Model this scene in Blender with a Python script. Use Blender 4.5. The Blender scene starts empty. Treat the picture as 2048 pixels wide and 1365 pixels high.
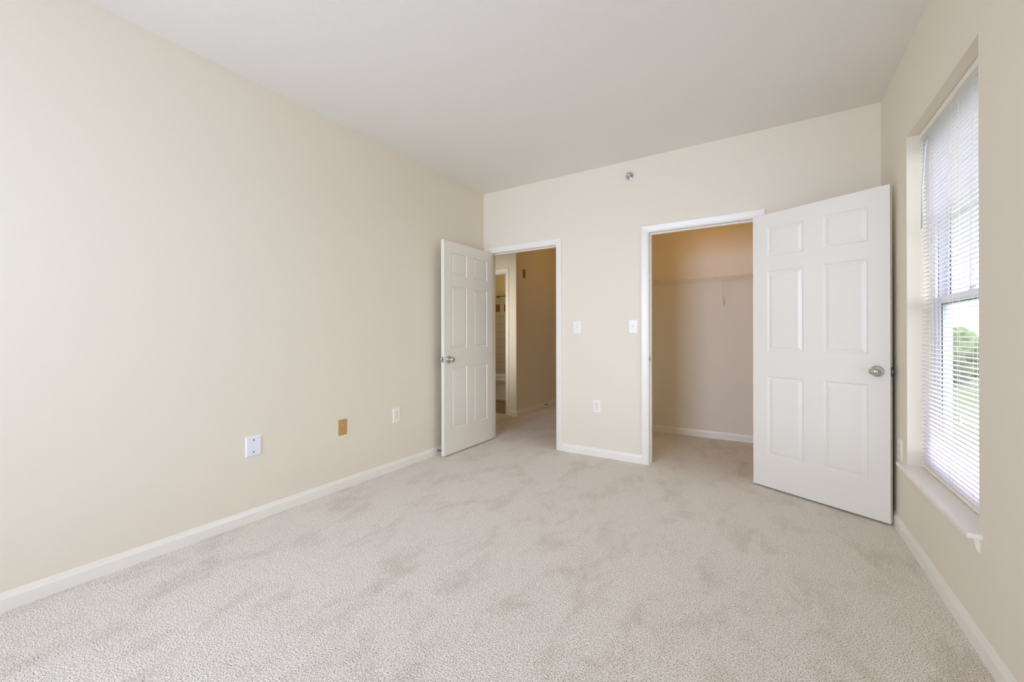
import bpy, bmesh, math, random
from mathutils import Matrix, Vector

random.seed(7)
scene = bpy.context.scene
COL = scene.collection

# ------------------------------------------------------------------ camera
CAM_H = 1.1456
cam_d = bpy.data.cameras.new('camera')
cam = bpy.data.objects.new('camera', cam_d)
COL.objects.link(cam)
cam_d.sensor_width = 36.0
cam_d.lens = 812.09 / 2048 * 36.0
cam_d.shift_x = -2.13 / 2048
cam_d.shift_y = -11.43 / 2048
cam_d.clip_start = 0.02
cam_d.clip_end = 500
cam.matrix_world = (Matrix.Translation((0, 0, CAM_H)) @ Matrix.Rotation(math.radians(32.284), 4, 'Z')
                    @ Matrix.Rotation(math.pi / 2, 4, 'X') @ Matrix.Rotation(-0.00202, 4, 'Z'))
scene.camera = cam

# ------------------------------------------------------------------ world, light, exposure
world = bpy.data.worlds.new('world')
scene.world = world
world.use_nodes = True
wn = world.node_tree
bg = wn.nodes['Background']
tc = wn.nodes.new('ShaderNodeTexCoord')
sep = wn.nodes.new('ShaderNodeSeparateXYZ')
rmp = wn.nodes.new('ShaderNodeValToRGB')
wn.links.new(tc.outputs['Generated'], sep.inputs[0])
wn.links.new(sep.outputs['Z'], rmp.inputs[0])
wn.links.new(rmp.outputs[0], bg.inputs['Color'])
rmp.color_ramp.elements[0].position = 0.0
rmp.color_ramp.elements[0].color = (0.88, 0.91, 1.0, 1)
rmp.color_ramp.elements[1].position = 0.5
rmp.color_ramp.elements[1].color = (0.83, 0.865, 1.0, 1)
bg.inputs['Strength'].default_value = 4.9

def area(name, loc, rot, sx, sy, power, color=(1, 1, 1), portal=False):
    d = bpy.data.lights.new(name, 'AREA')
    d.shape = 'RECTANGLE'; d.size = sx; d.size_y = sy
    d.energy = power; d.color = color
    o = bpy.data.objects.new(name, d); COL.objects.link(o)
    o.location = loc; o.rotation_euler = rot
    if portal:
        d.cycles.is_portal = True
    return o

# fill lights added behind the camera, beside it and in the hall
area('rear_fill', (-1.50, -1.885, 1.48), (math.radians(90), 0, 0), 1.7, 1.6, 42.5, (0.585, 0.675, 0.99)).data.spread = math.radians(112)
area('hall_fill', (-3.30, 3.80, 1.35), (math.radians(90), 0, 0), 0.6, 1.5, 3.2, (0.92, 0.88, 0.88)).data.spread = math.radians(95)
area('side_fill', (0.625, -0.10, 1.32), (0, math.radians(90), 0), 1.7, 0.8, 7.0, (0.575, 0.665, 1.0))

def warm_fill(name, loc, power, color, r=0.10):  # point light added to warm a side room, no fixture there
    d = bpy.data.lights.new(name, 'POINT'); d.energy = power; d.color = color; d.shadow_soft_size = r
    o = bpy.data.objects.new(name, d); COL.objects.link(o); o.location = loc
    return o
WARM = (1.0, 0.48, 0.015)
warm_fill('closet_warm_fill', (-0.50, 4.25, 2.30), 2.0, WARM)
warm_fill('hall_warm_fill', (-2.1, 5.6, 2.50), 2.2, WARM)
warm_fill('bathroom_warm_fill', (-4.3, 6.2, 2.45), 1.5, (1.0, 0.70, 0.16))

scene.view_settings.view_transform = 'Standard'
scene.view_settings.look = 'None'
scene.view_settings.gamma = 1.0
scene.view_settings.use_curve_mapping = False
scene.view_settings.exposure = 0.585
cy = scene.cycles
cy.use_denoising = True
cy.max_bounces = 14
cy.diffuse_bounces = 10
cy.glossy_bounces = 5
cy.transmission_bounces = 8
cy.transparent_max_bounces = 12
cy.sample_clamp_indirect = 8.0
cy.caustics_reflective = False
cy.caustics_refractive = False

# ------------------------------------------------------------------ materials
def mat(name, color, rough=0.5, metal=0.0, spec=0.5, coat=0.0):
    m = bpy.data.materials.new(name); m.use_nodes = True
    b = m.node_tree.nodes['Principled BSDF']
    b.inputs['Base Color'].default_value = (*color, 1)
    b.inputs['Roughness'].default_value = rough
    b.inputs['Metallic'].default_value = metal
    b.inputs['Specular IOR Level'].default_value = spec
    b.inputs['Coat Weight'].default_value = coat
    return m

def add_noise_bump(m, scale, strength, dist, detail=3.0, tint=0.0):
    nt = m.node_tree; b = nt.nodes['Principled BSDF']
    t = nt.nodes.new('ShaderNodeTexCoord'); n = nt.nodes.new('ShaderNodeTexNoise')
    n.inputs['Scale'].default_value = scale; n.inputs['Detail'].default_value = detail
    bp = nt.nodes.new('ShaderNodeBump'); bp.inputs['Strength'].default_value = strength
    bp.inputs['Distance'].default_value = dist
    nt.links.new(t.outputs['Object'], n.inputs['Vector'])
    nt.links.new(n.outputs['Fac'], bp.inputs['Height'])
    nt.links.new(bp.outputs['Normal'], b.inputs['Normal'])
    if tint:
        base = b.inputs['Base Color'].default_value[:]
        mx = nt.nodes.new('ShaderNodeMix'); mx.data_type = 'RGBA'
        n2 = nt.nodes.new('ShaderNodeTexNoise'); n2.inputs['Scale'].default_value = scale * 0.6
        nt.links.new(t.outputs['Object'], n2.inputs['Vector'])
        mx.inputs[6].default_value = tuple(c * (1 - tint) for c in base[:3]) + (1,)
        mx.inputs[7].default_value = tuple(min(1, c * (1 + tint)) for c in base[:3]) + (1,)
        nt.links.new(n2.outputs['Fac'], mx.inputs[0])
        nt.links.new(mx.outputs[2], b.inputs['Base Color'])
    return m

M = {}
M['wall'] = add_noise_bump(mat('wall_paint', (0.80, 0.741, 0.595), 0.62, spec=0.3), 220, 0.10, 0.002, tint=0.015)
M['ceiling'] = add_noise_bump(mat('ceiling_paint', (0.82, 0.797, 0.73), 0.75, spec=0.2), 160, 0.14, 0.003, tint=0.015)
M['trim'] = add_noise_bump(mat('trim_paint', (0.865, 0.832, 0.735), 0.32, spec=0.5), 60, 0.03, 0.001)
M['door'] = add_noise_bump(mat('door_paint', (0.83, 0.798, 0.70), 0.36, spec=0.5), 90, 0.04, 0.001)
M['plastic'] = add_noise_bump(mat('white_plastic', (0.90, 0.862, 0.76), 0.28, spec=0.5), 40, 0.01, 0.001)
M['plate_blue'] = add_noise_bump(mat('cool_white_plastic', (0.84, 0.85, 0.90), 0.28), 40, 0.01, 0.001)
M['tan'] = add_noise_bump(mat('tan_plastic', (0.55, 0.32, 0.11), 0.35), 60, 0.02, 0.001, tint=0.05)
M['brown'] = add_noise_bump(mat('brown_plastic', (0.30, 0.15, 0.045), 0.4), 60, 0.02, 0.001)
M['dark'] = add_noise_bump(mat('dark_slot', (0.02, 0.018, 0.016), 0.5), 60, 0.02, 0.001)
M['nickel'] = add_noise_bump(mat('satin_nickel', (0.58, 0.565, 0.54), 0.10, metal=1.0), 300, 0.02, 0.0005)
M['chrome'] = add_noise_bump(mat('chrome', (0.75, 0.75, 0.76), 0.08, metal=1.0), 300, 0.01, 0.0005)
M['steel'] = add_noise_bump(mat('spring_steel', (0.35, 0.32, 0.30), 0.25, metal=1.0), 300, 0.02, 0.0005)
M['bolt'] = add_noise_bump(mat('tarnished_steel', (0.10, 0.09, 0.08), 0.45, metal=1.0), 300, 0.02, 0.0005)
M['rubber'] = add_noise_bump(mat('white_rubber', (0.80, 0.79, 0.76), 0.6), 80, 0.02, 0.001)
M['wire'] = add_noise_bump(mat('vinyl_coated_wire', (0.80, 0.78, 0.72), 0.35), 200, 0.02, 0.0005)
M['vinyl'] = add_noise_bump(mat('window_vinyl', (0.74, 0.745, 0.78), 0.35), 60, 0.02, 0.001)
M['gasket'] = add_noise_bump(mat('window_gasket', (0.05, 0.055, 0.06), 0.6), 60, 0.02, 0.001)
M['porcelain'] = add_noise_bump(mat('porcelain', (0.80, 0.74, 0.60), 0.08, coat=0.5), 20, 0.01, 0.001)
M['brick'] = add_noise_bump(mat('siding', (0.62, 0.60, 0.58), 0.7), 30, 0.1, 0.004)

# blind slat: white vinyl that lets a little daylight through
def slat_mat():
    m = bpy.data.materials.new('blind_vinyl'); m.use_nodes = True
    nt = m.node_tree; b = nt.nodes['Principled BSDF']; out = nt.nodes['Material Output']
    b.inputs['Base Color'].default_value = (0.92, 0.885, 0.92, 1)
    b.inputs['Roughness'].default_value = 0.35
    t = nt.nodes.new('ShaderNodeBsdfTranslucent'); t.inputs['Color'].default_value = (0.90, 0.86, 0.91, 1)
    mx = nt.nodes.new('ShaderNodeMixShader'); mx.inputs[0].default_value = 0.20
    n = nt.nodes.new('ShaderNodeTexNoise'); n.inputs['Scale'].default_value = 60
    bp = nt.nodes.new('ShaderNodeBump'); bp.inputs['Strength'].default_value = 0.02; bp.inputs['Distance'].default_value = 0.001
    nt.links.new(n.outputs['Fac'], bp.inputs['Height']); nt.links.new(bp.outputs['Normal'], b.inputs['Normal'])
    nt.links.new(b.outputs[0], mx.inputs[1]); nt.links.new(t.outputs[0], mx.inputs[2])
    nt.links.new(mx.outputs[0], out.inputs['Surface'])
    return m
M['slat'] = slat_mat()

def glass_mat(name, tint, ior=1.45):
    m = bpy.data.materials.new(name); m.use_nodes = True
    nt = m.node_tree; nt.nodes.remove(nt.nodes['Principled BSDF']); out = nt.nodes['Material Output']
    tr = nt.nodes.new('ShaderNodeBsdfTransparent'); tr.inputs['Color'].default_value = (*tint, 1)
    gl = nt.nodes.new('ShaderNodeBsdfGlossy'); gl.inputs['Roughness'].default_value = 0.02
    lw = nt.nodes.new('ShaderNodeLayerWeight'); lw.inputs['Blend'].default_value = 0.5
    pw = nt.nodes.new('ShaderNodeMath'); pw.operation = 'POWER'; pw.inputs[1].default_value = 5.0
    nt.links.new(lw.outputs['Facing'], pw.inputs[0])
    fr = nt.nodes.new('ShaderNodeMath'); fr.operation = 'MULTIPLY_ADD'; fr.inputs[1].default_value = 0.9; fr.inputs[2].default_value = 0.03
    nt.links.new(pw.outputs[0], fr.inputs[0])
    mx = nt.nodes.new('ShaderNodeMixShader')
    nt.links.new(fr.outputs[0], mx.inputs[0]); nt.links.new(tr.outputs[0], mx.inputs[1]); nt.links.new(gl.outputs[0], mx.inputs[2])
    nt.links.new(mx.outputs[0], out.inputs['Surface'])
    return m
M['glass'] = glass_mat('window_glass', (0.95, 0.97, 0.96))
M['clear'] = add_noise_bump(mat('frosted_acrylic', (0.80, 0.81, 0.83), 0.2), 60, 0.01, 0.001)
M['clear'].node_tree.nodes['Principled BSDF'].inputs['Transmission Weight'].default_value = 0.35

def carpet_mat():
    m = bpy.data.materials.new('carpet_pile'); m.use_nodes = True
    nt = m.node_tree; b = nt.nodes['Principled BSDF']; N = nt.nodes.new; L = nt.links.new
    b.inputs['Roughness'].default_value = 0.95
    b.inputs['Specular IOR Level'].default_value = 0.05
    b.inputs['Sheen Weight'].default_value = 0.25
    b.inputs['Sheen Roughness'].default_value = 0.5
    t = N('ShaderNodeTexCoord')
    # yarn flecks, with the shade between tufts painted into the dark stop
    n1 = N('ShaderNodeTexNoise'); n1.inputs['Scale'].default_value = 215; n1.inputs['Detail'].default_value = 2.5
    n1.inputs['Roughness'].default_value = 0.85
    L(t.outputs['Object'], n1.inputs['Vector'])
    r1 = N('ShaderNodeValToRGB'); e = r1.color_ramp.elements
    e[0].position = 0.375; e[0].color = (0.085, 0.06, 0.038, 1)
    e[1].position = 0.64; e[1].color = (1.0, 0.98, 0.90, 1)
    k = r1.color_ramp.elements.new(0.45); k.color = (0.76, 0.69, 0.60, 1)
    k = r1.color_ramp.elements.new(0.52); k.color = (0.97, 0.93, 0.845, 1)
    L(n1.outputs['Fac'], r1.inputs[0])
    # pile direction patches: walked and vacuumed areas
    mp = N('ShaderNodeMapping'); mp.inputs['Scale'].default_value = (1.0, 0.55, 1); mp.inputs['Rotation'].default_value = (0, 0, 0.5)
    n2 = N('ShaderNodeTexNoise'); n2.inputs['Scale'].default_value = 4.6; n2.inputs['Detail'].default_value = 9
    n2.inputs['Roughness'].default_value = 0.70; n2.inputs['Distortion'].default_value = 0.25
    L(t.outputs['Object'], mp.inputs[0]); L(mp.outputs[0], n2.inputs['Vector'])
    r2 = N('ShaderNodeValToRGB'); e = r2.color_ramp.elements
    e[0].position = 0.36; e[0].color = (0.85, 0.808, 0.728, 1)
    e[1].position = 0.50; e[1].color = (1, 0.975, 0.92, 1)
    L(n2.outputs['Fac'], r2.inputs[0])
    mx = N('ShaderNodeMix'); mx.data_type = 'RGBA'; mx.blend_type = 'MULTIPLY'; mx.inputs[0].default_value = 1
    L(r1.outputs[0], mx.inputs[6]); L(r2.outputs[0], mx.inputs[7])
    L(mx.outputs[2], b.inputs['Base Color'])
    v = N('ShaderNodeTexVoronoi'); v.inputs['Scale'].default_value = 150
    L(t.outputs['Object'], v.inputs['Vector'])
    mh = N('ShaderNodeMath'); mh.operation = 'SUBTRACT'
    L(n1.outputs['Fac'], mh.inputs[0]); L(v.outputs['Distance'], mh.inputs[1])
    bp = N('ShaderNodeBump'); bp.inputs['Strength'].default_value = 0.8; bp.inputs['Distance'].default_value = 0.005
    L(mh.outputs[0], bp.inputs['Height']); L(bp.outputs['Normal'], b.inputs['Normal'])
    return m
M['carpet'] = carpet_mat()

def tile_mat():
    """square cream wall tile in stacked rows with grout lines and one row of brown accent tiles"""
    m = bpy.data.materials.new('bath_wall_tile'); m.use_nodes = True
    nt = m.node_tree; b = nt.nodes['Principled BSDF']; N = nt.nodes.new; L = nt.links.new
    b.inputs['Roughness'].default_value = 0.2
    t = N('ShaderNodeTexCoord'); sp = N('ShaderNodeSeparateXYZ'); cb = N('ShaderNodeCombineXYZ')
    L(t.outputs['Object'], sp.inputs[0]); L(sp.outputs['X'], cb.inputs['X']); L(sp.outputs['Z'], cb.inputs['Y'])
    br = N('ShaderNodeTexBrick'); br.offset = 0.0
    br.inputs['Scale'].default_value = 1.0; br.inputs['Brick Width'].default_value = 0.20
    br.inputs['Row Height'].default_value = 0.152; br.inputs['Mortar Size'].default_value = 0.003
    br.inputs['Color1'].default_value = (0.80, 0.74, 0.60, 1); br.inputs['Color2'].default_value = (0.80, 0.74, 0.60, 1)
    br.inputs['Mortar'].default_value = (0.40, 0.34, 0.25, 1)
    L(cb.outputs[0], br.inputs['Vector'])
    L(br.outputs['Color'], b.inputs['Base Color'])
    return m
M['tile'] = tile_mat()
def wood_floor_mat():
    m = bpy.data.materials.new('bath_floor_vinyl'); m.use_nodes = True
    nt = m.node_tree; b = nt.nodes['Principled BSDF']; N = nt.nodes.new; L = nt.links.new
    b.inputs['Roughness'].default_value = 0.3
    t = N('ShaderNodeTexCoord'); n = N('ShaderNodeTexNoise'); n.inputs['Scale'].default_value = 4
    r = N('ShaderNodeValToRGB'); r.color_ramp.elements[0].color = (0.22, 0.11, 0.03, 1); r.color_ramp.elements[1].color = (0.42, 0.24, 0.07, 1)
    L(t.outputs['Object'], n.inputs['Vector']); L(n.outputs['Fac'], r.inputs[0]); L(r.outputs[0], b.inputs['Base Color'])
    return m
M['bathfloor'] = wood_floor_mat()
def green_mat(name, c1, c2, scale):
    m = bpy.data.materials.new(name); m.use_nodes = True
    nt = m.node_tree; b = nt.nodes['Principled BSDF']; N = nt.nodes.new; L = nt.links.new
    b.inputs['Roughness'].default_value = 0.8; b.inputs['Specular IOR Level'].default_value = 0.1
    t = N('ShaderNodeTexCoord'); n = N('ShaderNodeTexNoise'); n.inputs['Scale'].default_value = scale; n.inputs['Detail'].default_value = 4
    r = N('ShaderNodeValToRGB'); r.color_ramp.elements[0].position = 0.35; r.color_ramp.elements[0].color = (*c1, 1)
    r.color_ramp.elements[1].position = 0.65; r.color_ramp.elements[1].color = (*c2, 1)
    L(t.outputs['Object'], n.inputs['Vector']); L(n.outputs['Fac'], r.inputs[0]); L(r.outputs[0], b.inputs['Base Color'])
    return m
M['grass'] = green_mat('meadow_grass', (0.07, 0.10, 0.035), (0.12, 0.15, 0.06), 0.25)
M['leaf'] = green_mat('tree_leaves', (0.05, 0.085, 0.025), (0.18, 0.23, 0.10), 2.2)
M['leaf_dark'] = green_mat('dark_tree_leaves', (0.05, 0.07, 0.04), (0.14, 0.17, 0.10), 2.2)
M['bark'] = add_noise_bump(mat('bark', (0.12, 0.09, 0.06), 0.8), 10, 0.4, 0.02)

# ------------------------------------------------------------------ mesh helpers
class MB:
    """collects quads/tubes into one bmesh with several material slots"""
    def __init__(s):
        s.bm = bmesh.new(); s.mats = []
    def mi(s, m):
        if m not in s.mats: s.mats.append(m)
        return s.mats.index(m)
    def face(s, pts, m, smooth=False):
        vs = [s.bm.verts.new(p) for p in pts]
        f = s.bm.faces.new(vs); f.material_index = s.mi(m); f.smooth = smooth
        return f
    def box(s, lo, hi, m, bevel=0.0):
        x0, y0, z0 = lo; x1, y1, z1 = hi
        v = [s.bm.verts.new(p) for p in ((x0,y0,z0),(x1,y0,z0),(x1,y1,z0),(x0,y1,z0),(x0,y0,z1),(x1,y0,z1),(x1,y1,z1),(x0,y1,z1))]
        fs = [s.bm.faces.new([v[i] for i in q]) for q in ((0,3,2,1),(4,5,6,7),(0,1,5,4),(1,2,6,5),(2,3,7,6),(3,0,4,7))]
        k = s.mi(m)
        for f in fs: f.material_index = k
        if bevel:
            es = list({e for f in fs for e in f.edges})
            r = bmesh.ops.bevel(s.bm, geom=es, offset=bevel, segments=2, affect='EDGES', profile=0.5)
            for f in r['faces']: f.material_index = k
    def lathe(s, prof, m, origin=(0,0,0), axis=(0,0,1), seg=32, smooth=True, scale2=(1,1)):
        """prof = [(r, h)...] revolved about axis through origin"""
        a = Vector(axis).normalized(); u = a.orthogonal().normalized(); w = a.cross(u); o = Vector(origin)
        if abs(a.z) < 0.5: u = Vector((0,0,1)); w = a.cross(u)
        k = s.mi(m); rings = []
        for r, h in prof:
            if r < 1e-6: rings.append([s.bm.verts.new(o + a*h)])
            else: rings.append([s.bm.verts.new(o + a*h + u*(r*scale2[0]*math.cos(t)) + w*(r*scale2[1]*math.sin(t))) for t in [2*math.pi*i/seg for i in range(seg)]])
        for A, B in zip(rings, rings[1:]):
            for i in range(seg):
                j = (i+1) % seg
                if len(A) == 1 and len(B) == 1: continue
                if len(A) == 1: f = s.bm.faces.new((A[0], B[i], B[j]))
                elif len(B) == 1: f = s.bm.faces.new((A[i], B[0], A[j]))
                else: f = s.bm.faces.new((A[i], B[i], B[j], A[j]))
                f.material_index = k; f.smooth = smooth
    def tube(s, pts, r, m, seg=8, caps=True):
        pts = [Vector(p) for p in pts]; k = s.mi(m); rings = []; n = len(pts)
        up = None
        for i, p in enumerate(pts):
            d = (pts[min(i+1, n-1)] - pts[max(i-1, 0)]).normalized()
            if up is None: up = d.orthogonal().normalized()
            up = (up - d*up.dot(d)).normalized(); w = d.cross(up)
            rr = r[i] if isinstance(r, (list, tuple)) else r
            rings.append([s.bm.verts.new(p + up*rr*math.cos(t) + w*rr*math.sin(t)) for t in [2*math.pi*q/seg for q in range(seg)]])
        for A, B in zip(rings, rings[1:]):
            for i in range(seg):
                j = (i+1) % seg
                f = s.bm.faces.new((A[i], A[j], B[j], B[i])); f.material_index = k; f.smooth = True
        if caps:
            for R in (rings[0][::-1], rings[-1]):
                f = s.bm.faces.new(R); f.material_index = k
    def build(s, name, parent=None, weld=False, origin=None):
        if weld: bmesh.ops.remove_doubles(s.bm, verts=s.bm.verts, dist=1e-5)
        bmesh.ops.recalc_face_normals(s.bm, faces=s.bm.faces)
        me = bpy.data.meshes.new(name)
        if origin is not None:
            bmesh.ops.translate(s.bm, verts=s.bm.verts, vec=-Vector(origin))
        s.bm.to_mesh(me); s.bm.free()
        for m in s.mats: me.materials.append(m)
        o = bpy.data.objects.new(name, me); COL.objects.link(o)
        if origin is not None: o.location = origin
        if parent is not None: o.parent = parent
        return o

def struct(o, label=None, cat=None):
    o['kind'] = 'structure'
    if label: o['label'] = label
    if cat: o['category'] = cat
    return o

def tag(o, label, cat, group=None, kind=None):
    o['label'] = label; o['category'] = cat
    if group: o['group'] = group
    if kind: o['kind'] = kind
    return o

def empty(name, loc=(0,0,0), rz=0.0):
    o = bpy.data.objects.new(name, None); COL.objects.link(o)
    o.empty_display_size = 0.1; o.location = loc; o.rotation_euler = (0, 0, rz)
    return o

# ------------------------------------------------------------------ room dimensions (metres; X right along the far wall, Y into the room)
XL, XR, YB, H = -2.702, 0.641, 3.667, 2.723
YR = -1.90                 # rear wall, behind the camera
WT = 0.115                 # partition thickness
YH = YB + WT               # hall / closet side of the far wall
YC = 4.985                 # closet rear wall
XCL = -1.36                # closet left wall
XHR = -1.49                # hall right wall
YS = 4.88                  # hall stub wall with the bathroom doorway
XHS = -3.03                # corner where the hall turns
YHE = 8.2                  # end of hall

def wall(name, axis, pos, thick, a0, a1, z0, z1, holes, m, label):
    """slab wall normal to axis ('X' or 'Y') from pos to pos+thick, with rectangular holes (a0,a1,z0,z1)"""
    us = sorted({a0, a1, *[h[0] for h in holes], *[h[1] for h in holes]})
    zs = sorted({z0, z1, *[h[2] for h in holes], *[h[3] for h in holes]})
    us = [u for u in us if a0 <= u <= a1]; zs = [z for z in zs if z0 <= z <= z1]
    def solid(i, j):
        if i < 0 or j < 0 or i >= len(us)-1 or j >= len(zs)-1: return False
        cu = (us[i]+us[i+1])/2; cz = (zs[j]+zs[j+1])/2
        return not any(h[0] < cu < h[1] and h[2] < cz < h[3] for h in holes)
    P = (lambda u, d, z: (u, pos+d, z)) if axis == 'Y' else (lambda u, d, z: (pos+d, u, z))
    b = MB()
    for i in range(len(us)-1):
        for j in range(len(zs)-1):
            if not solid(i, j): continue
            u0, u1, w0, w1 = us[i], us[i+1], zs[j], zs[j+1]
            for d in (0, thick): b.face([P(u0,d,w0), P(u1,d,w0), P(u1,d,w1), P(u0,d,w1)], m)
            if not solid(i-1, j): b.face([P(u0,0,w0), P(u0,thick,w0), P(u0,thick,w1), P(u0,0,w1)], m)
            if not solid(i+1, j): b.face([P(u1,0,w0), P(u1,thick,w0), P(u1,thick,w1), P(u1,0,w1)], m)
            if not solid(i, j-1): b.face([P(u0,0,w0), P(u1,0,w0), P(u1,thick,w0), P(u0,thick,w0)], m)
            if not solid(i, j+1): b.face([P(u0,0,w1), P(u1,0,w1), P(u1,thick,w1), P(u0,thick,w1)], m)
    return struct(b.build(name, weld=True), label, 'wall')

ZL = -0.10
E0, E1 = -2.645, -1.787          # entry rough opening
C0, C1 = -0.919, -0.069          # closet rough opening
ZO = 2.069
W = (2.145, 3.057, 0.410, 2.235) # window opening in the right wall

wall('wall_back', 'Y', YB, WT, XL-0.12, XR+0.2, ZL, H, [(E0, E1, ZL, ZO), (C0, C1, ZL, ZO)], M['wall'],
     'far beige wall holding the hall doorway and the closet doorway')
wall('wall_left', 'X', XL-0.12, 0.12, YR-0.2, YB, ZL, H, [], M['wall'], 'long beige wall on the left with three low cover plates')
wall('wall_right', 'X', XR, 0.17, YR-0.2, YC+0.1, ZL, H, [W, (-0.55, 0.35, 0.41, 2.235)], M['wall'],
     'beige wall on the right around the deep window recess')
wall('wall_rear', 'Y', YR-0.2, 0.20, XL, XR, ZL, H, [(-2.40, -0.60, 0.62, 2.34)], M['wall'], 'beige wall behind the camera with an opening for the added window')
# closet
wall('wall_closet_back', 'Y', YC, 0.1, XCL-0.1, XR, ZL, H, [], M['wall'], 'beige rear wall of the closet behind the wire shelf')
wall('wall_closet_left', 'X', XHR, XCL-XHR, YH, YC, ZL, H, [], M['wall'], 'partition between closet and hall')
# hall
B0, B1 = -4.00, -3.205           # bathroom doorway (casing inner edges)
wall('wall_hall_stub', 'Y', YS, 0.11, -5.2, XHS, ZL, H, [(B0-0.014, B1+0.014, ZL, ZO)], M['wall'],
     'short beige hall wall beside the bathroom doorway')
wall('wall_hall_left', 'X', XHS-0.11, 0.11, YS+0.11, YHE, ZL, H, [], M['wall'], 'shaded brown looking hall wall receding past the bathroom')
wall('wall_hall_right', 'X', XHR, 0.1, YC, YHE, ZL, H, [], M['wall'], 'hall wall behind the closet')
wall('wall_hall_end', 'Y', YHE, 0.1, XHS-0.11, XHR+0.1, ZL, H, [], M['wall'], 'wall at the far end of the hall')
wall('wall_hall_far_left', 'X', -5.3, 0.1, YH, YS, ZL, H, [], M['wall'], 'left end wall of the cross hall')
wall('wall_hall_near', 'Y', YB, WT, -5.3, XL-0.12, ZL, H, [(-3.65, -2.95, 0.55, 2.15)], M['wall'], 'near wall of the cross hall')
# bathroom
XBL, XBR, YBB = -5.0, -3.54, 6.80
wall('wall_bath_left', 'X', XBL-0.1, 0.1, YS+0.11, YBB, ZL, H, [], M['wall'], 'left wall of the bathroom')
wall('wall_bath_right', 'X', XBR, 0.1, 5.72, YBB, ZL, H, [], M['wall'], 'bathroom wall behind the toilet tank')
wall('wall_bath_near_right', 'Y', 5.62, 0.1, XBR, XHS-0.11, ZL, H, [], M['wall'], 'bathroom jog wall')
wall('wall_bath_back', 'Y', YBB, 0.1, XBL-0.1, XBR+0.1, ZL, H, [], M['wall'], 'painted wall at the rear of the bathroom')
b = MB(); b.box((XBL, YBB-0.010, 0), (XBR, YBB, 2.05), M['tile'])
struct(b.build('wall_tile'), 'cream square tiling on the bathroom rear wall', 'wall tile')
b = MB()
x = -4.7005
while x < XBR-0.1:
    b.box((x, YBB-0.013, 1.622), (x+0.095, YBB-0.010, 1.772), M['brown'])
    x += 0.200
struct(b.build('wall_tile_accent'), 'row of brown accent tiles in the bathroom wall', 'wall tile')

# floor and ceiling
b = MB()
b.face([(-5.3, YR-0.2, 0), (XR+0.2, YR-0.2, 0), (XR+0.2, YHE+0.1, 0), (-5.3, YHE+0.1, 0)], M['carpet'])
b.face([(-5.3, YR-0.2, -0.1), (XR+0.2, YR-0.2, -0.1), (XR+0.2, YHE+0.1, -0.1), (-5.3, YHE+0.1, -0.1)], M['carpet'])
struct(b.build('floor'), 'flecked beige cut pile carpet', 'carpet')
b = MB(); b.box((XBL, YS+0.055, 0.0005), (XHS-0.11, YBB, 0.004), M['bathfloor'])
struct(b.build('floor_bathroom'), 'brown floor of the bathroom', 'floor')
b = MB(); b.box((-5.3, YR-0.2, H), (XR+0.2, YHE+0.1, H+0.1), M['ceiling'])
struct(b.build('ceiling'), 'plain off white ceiling', 'ceiling')

# ------------------------------------------------------------------ baseboards
BP = [(0, 0), (0.0125, 0), (0.0125, 0.052), (0.0105, 0.057), (0.0065, 0.068), (0.0050, 0.076), (0.0030, 0.0785), (0, 0.0785)]
def baseboard(name, p0, p1, n, label, m=None):
    """profile extruded from p0 to p1 (xy) standing on the wall face, n = direction into the room"""
    m = m or M['trim']; b = MB()
    for (d0, z0), (d1, z1) in zip(BP, BP[1:] + BP[:1]):
        q = lambda p, d, z: (p[0]+n[0]*d, p[1]+n[1]*d, z)
        b.face([q(p0,d0,z0), q(p1,d0,z0), q(p1,d1,z1), q(p0,d1,z1)], m)
    for p in (p0, p1):
        b.face([(p[0]+n[0]*d, p[1]+n[1]*d, z) for d, z in BP], m)
    return struct(b.build(name, weld=True), label, 'baseboard')
CW = 0.057
baseboard('baseboard_left', (XL, YR), (XL, YB), (1, 0), 'white baseboard along the long left wall')
baseboard('baseboard_right', (XR, YR), (XR, YB), (-1, 0), 'white baseboard under the window')
baseboard('baseboard_back', (-1.800+CW, YB), (-0.905-CW, YB), (0, -1), 'white baseboard between the two doorways')
baseboard('baseboard_back_right', (-0.083+CW, YB), (XR-0.0125, YB), (0, -1), 'white baseboard behind the closet door')
baseboard('baseboard_closet', (XCL, YC), (XR, YC), (0, -1), 'white baseboard inside the closet')
baseboard('baseboard_closet_left', (XCL, YH), (XCL, YC-0.0125), (1, 0), 'white baseboard on the left side of the closet')
baseboard('baseboard_hall_stub', (B1+CW, YS), (XHS+0.0125, YS), (0, -1), 'short white baseboard beside the bathroom doorway')
baseboard('baseboard_hall', (XHS, YS), (XHS, YHE), (1, 0), 'shaded baseboard running down the hall')
baseboard('baseboard_rear', (XL+0.0125, YR), (XR-0.0125, YR), (0, 1), 'white baseboard behind the camera')

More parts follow.
